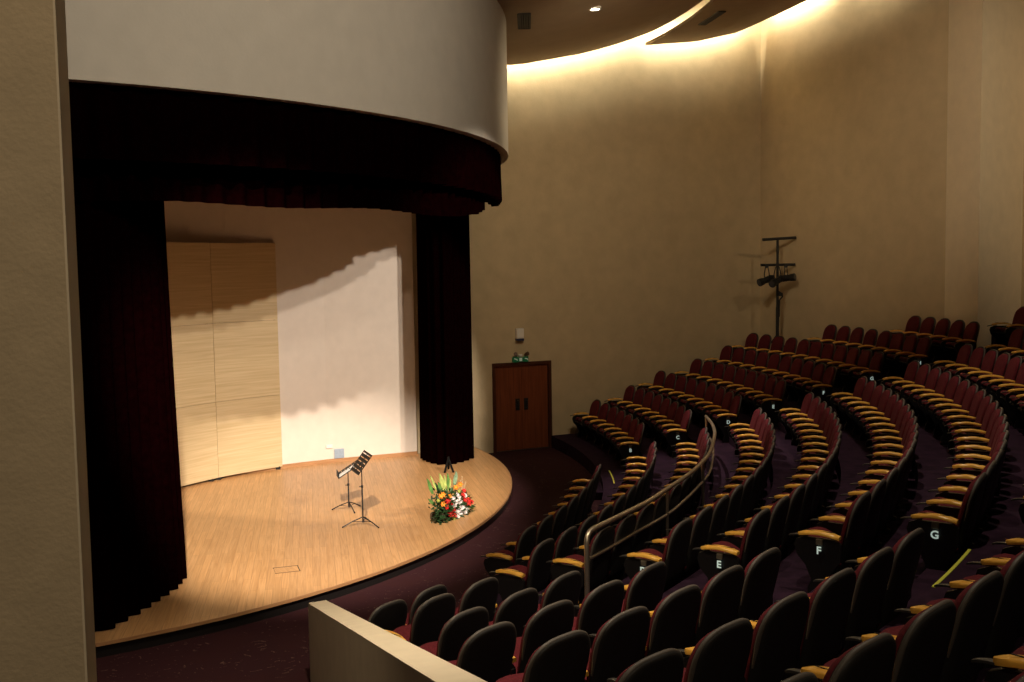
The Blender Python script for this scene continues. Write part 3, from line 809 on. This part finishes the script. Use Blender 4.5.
for x, y in ((1.76, 11.66), (2.5, 13.4), (3.26, 17.16)):
    MB().tube([(x-base.x, y-base.y, 0), (x-base.x, y-base.y, zt-base.z)], .02, 8).build('post', M['railmetal'], gr, smooth=True)

# ------------------------------------------------------------------ lighting stand in the corner
LS = Vector((6.17, 23.75, plat(6)))
ls = empty('lighting_stand', LS, 0, 'tall black lighting stand with two crossbars in the wall corner', 'lighting stand')
hT = H+.0215*23.75-LS.z; hL = H-.0035*23.75-LS.z
MB().tube([(0, 0, .1), (0, 0, hL*.55)], .038, 10).build('lower_pole', M['blackmat'], ls, smooth=True)
MB().tube([(0, 0, hL*.54), (0, 0, hT)], .03, 10).build('upper_pole', M['blackmat'], ls, smooth=True)
bx = Vector((1, .12, 0)).normalized()
MB().tube([tuple(-bx*.36+Vector((0, 0, hT-.01))), tuple(bx*.44+Vector((0, 0, hT+.025)))], .035, 10).build('top_crossbar', M['blackmat'], ls, smooth=True)
MB().tube([tuple(-bx*.40+Vector((0, 0, hL))), tuple(bx*.42+Vector((0, 0, hL)))], .032, 10).build('lower_crossbar', M['blackmat'], ls, smooth=True)
for i in range(3):
    a = R(30+120*i); MB().tube([(0, 0, .55), (math.cos(a)*.4, math.sin(a)*.4, .015)], .018, 6).build('leg', M['blackmat'], ls)
mb = MB(); mb.tube([(.02, -.05, hL-.62), (.09, -.05, hL-.66), (.10, -.05, hL-.74), (.03, -.05, hL-.82), (.03, -.04, hL-1.2)], .016, 6); mb.box((.06, -.05, hL-.68), (.09, .06, .08), bevel=.015)
mb.build('cable_coil', M['black'], ls)
def par_can(off, direction, label):
    e = empty('stage_spotlight', LS+Vector((off[0], off[1]-.0, hL+off[2])), 0, label, 'spotlight', 'spotlights on the corner stand')
    d = Vector(direction).normalized()
    b = MB(); b.tube([-d*.20, -d*.17, -d*.02, d*.10, d*.11, d*.22], [.045, .065, .072, .072, .085, .09], 14); b.build('lamp_body', M['blackmat'], e, smooth=True)
    MB().tube([d*.221, d*.226], .075, 14).build('lens', M['lens'], e)
    s_ = d.cross(Vector((0, 0, 1))).normalized(); up = Vector((0, 0, -off[2]))
    y = MB(); y.tube([s_*.085, s_*.095+up*.4, s_*.05+up*.85, -s_*.05+up*.85, -s_*.095+up*.4, -s_*.085], .012, 6); y.build('yoke', M['blackmat'], e)
    MB().box(tuple(up*.93), (.07, .07, .09), bevel=.01).build('hook_clamp', M['blackmat'], e)
    for q in (-.13, -.07, -.01):
        k = MB(); k.tube([d*q, d*(q+.02)], .078, 14); k.build('cooling_rib', M['blackmat'], e, smooth=True)
par_can((-.28, -.12, -.34), (-.9, -.35, -.30), 'leftmost black spotlight on the corner stand, aimed left')
par_can((-.08, -.30, -.36), (-.75, -.6, -.35), 'middle black spotlight on the corner stand, close to the pole')
par_can((.16, -.12, -.31), (.8, -.6, .12), 'rightmost black spotlight on the corner stand, aimed right')

# ------------------------------------------------------------------ light
def area(name, loc, size, sy, power, col, target=None, rot=None, spread=None):
    l = bpy.data.lights.new(name, 'AREA'); l.shape = 'RECTANGLE'; l.size = size; l.size_y = sy; l.energy = power; l.color = col
    if spread: l.spread = spread
    o = bpy.data.objects.new(name, l); C.objects.link(o); o.location = loc
    if target is not None: o.rotation_euler = (Vector(target)-Vector(loc)).to_track_quat('-Z', 'Y').to_euler()
    if rot: o.rotation_euler = rot
    return o
def spot(name, loc, target, power, col, ang, blend, rad):
    l = bpy.data.lights.new(name, 'SPOT'); l.energy = power; l.color = col; l.spot_size = R(ang); l.spot_blend = blend; l.shadow_soft_size = rad
    o = bpy.data.objects.new(name, l); C.objects.link(o); o.location = loc
    o.rotation_euler = (Vector(target)-Vector(loc)).to_track_quat('-Z', 'Y').to_euler()
    return o
COVE = (1., .90, .66)
def cove_line(pts, power_m, inside=.0):
    for a, b in zip(pts, pts[1:]):
        a, b = Vector(a), Vector(b); L = (b-a).length; mid = (a+b)/2
        l = bpy.data.lights.new('cove_tube', 'AREA'); l.shape = 'RECTANGLE'; l.size = L; l.size_y = .05; l.energy = power_m*L; l.color = COVE
        o = bpy.data.objects.new('cove_tube', l); C.objects.link(o); o.location = mid
        X = (b-a).normalized()
        return_dir = cove_line.out
        Z = -return_dir; Z = (Z-X*Z.dot(X)).normalized(); Y = Z.cross(X)
        o.rotation_euler = Matrix((X, Y, Z)).transposed().to_euler()
def edge_pts(r0, r1, zf, n, gap=.34, up=.26):
    out = []
    for i in range(n+1):
        r = r0+(r1-r0)*i/n; out.append(pol(high_angle(r, gap), r, zf(r)+up))
    return out
cove_line.out = (-e2+Vector((0, 0, -.25))).normalized()
P1 = edge_pts(11.9, 15.75, zc1, 6); cove_line(P1, 27.)
P2 = edge_pts(15.75, 18.55, zc2, 5); cove_line(P2, 27.)
rw = (Vector((8.60, 20.33, 0))-Vector((6.05, 24.88, 0))).normalized(); rn = Vector((-rw.y, rw.x, 0))
cove_line.out = (rn+Vector((0, 0, -.25))).normalized()
P3 = []
for t in (.40, .9, 1.4, 1.9, 2.3):
    q = Vector((6.05, 24.88, 0))+rw*t-rn*.34; q.z = zc2(math.hypot(q.x-CX, q.y-CY))+.26; P3.append(q)
cove_line(P3, 27.)
P4 = []
for t in (3.0, 3.6, 4.2):
    q = Vector((6.05, 24.88, 0))+rw*t-rn*.34; q.z = zc2(math.hypot(q.x-CX, q.y-CY))+.26; P4.append(q)
cove_line(P4, 28.)
WARM = (1., .80, .55)
STG = (1., .86, .70)
for loc, pw in (((6.9, 9.0, H+3.35), 4000), ((5.9, 8.4, H+3.65), 2700)):
    spot('stage_lamp', loc, (-3.3, 19.1, H-2.6), pw, STG, 28.5, .24, .10)
spot('stage_lamp', (-1.3, 3.2, H+4.8), (-3.0, 15.9, STAGE), 17000, (1., .85, .68), 25.5, .60, .10)
# visible downlight, unseen ones over the seats, then added fill and wash spots
HL = (1., .83, .62)
spot('house_or_fill_spot', DLP+Vector((0, 0, -.05)), (3.1, 16.8, .7), 1500, (1., .84, .72), 34, .7, .07)
spot('house_or_fill_spot', (4.6, 13.5, H+5.0), (5.2, 13.0, 0), 750, HL, 80, .7, .07)
spot('house_or_fill_spot', (3.2, 7.5, H+4.8), (3.0, 7.0, 0), 600, HL, 90, .7, .07)
spot('house_or_fill_spot', (-.8, 6.6, H+4.6), (-1.3, 7.4, 0), 1500, (1., .84, .62), 70, .8, .07)
spot('house_or_fill_spot', (-3.4, 4.2, H+3.2), (-1.9, 8.2, 1.2), 220, (1., .78, .50), 60, .9, .15)  # added fill for the parapet's left face, no fitting there
spot('house_or_fill_spot', (.6, -1.2, H+4.5), (-1.4, 2.6, H), 470, (1., .80, .55), 80, .8, .15)  # unseen fill behind the camera, added to lift the near left pier
spot('house_or_fill_spot', (3.5, 4.5, H+4.5), (-3.0, 12.0, H+3.2), 1450, (1., .86, .66), 56, .8, .3)  # unseen wash aimed across at the fascia to brighten it
spot('house_or_fill_spot', (4.5, 12.0, H+4.6), (8.6, 20.3, H+2.6), 800, (1., .81, .56), 48, 1., .6)  # unseen wash added to brighten the right pier and rear wall
spot('house_or_fill_spot', (10.2, 11.5, H+5.), (10.4, 19.5, H+2.5), 560, (1., .78, .50), 60, 1., .2)  # off-frame fill added so the recess wall is not too dark
spot('house_or_fill_spot', (2.0, 14.5, H+3.9), (1.6, 23.2, H+.0), 680, (1., .81, .54), 88, 1., .5)  # added soft wash on the door wall, not a real downlight

w = bpy.data.worlds.new('world'); bpy.context.scene.world = w; w.use_nodes = True
w.node_tree.nodes['Background'].inputs['Color'].default_value = (1., .8, .6, 1); w.node_tree.nodes['Background'].inputs['Strength'].default_value = .010

# ------------------------------------------------------------------ camera and view
cam = bpy.data.cameras.new('camera'); co = bpy.data.objects.new('camera', cam); C.objects.link(co)
cam.sensor_width = 36; cam.lens = 36*FPX/1024; cam.clip_start = .05; cam.clip_end = 200
mx = Matrix((CR, CU, -Fv)).transposed().to_4x4(); mx.translation = Vector((0, 0, H)); co.matrix_world = mx
sc = bpy.context.scene; sc.camera = co
vs = sc.view_settings; vs.view_transform = 'Standard'; vs.look = 'None'; vs.exposure = 0.; vs.gamma = 1.; vs.use_curve_mapping = False
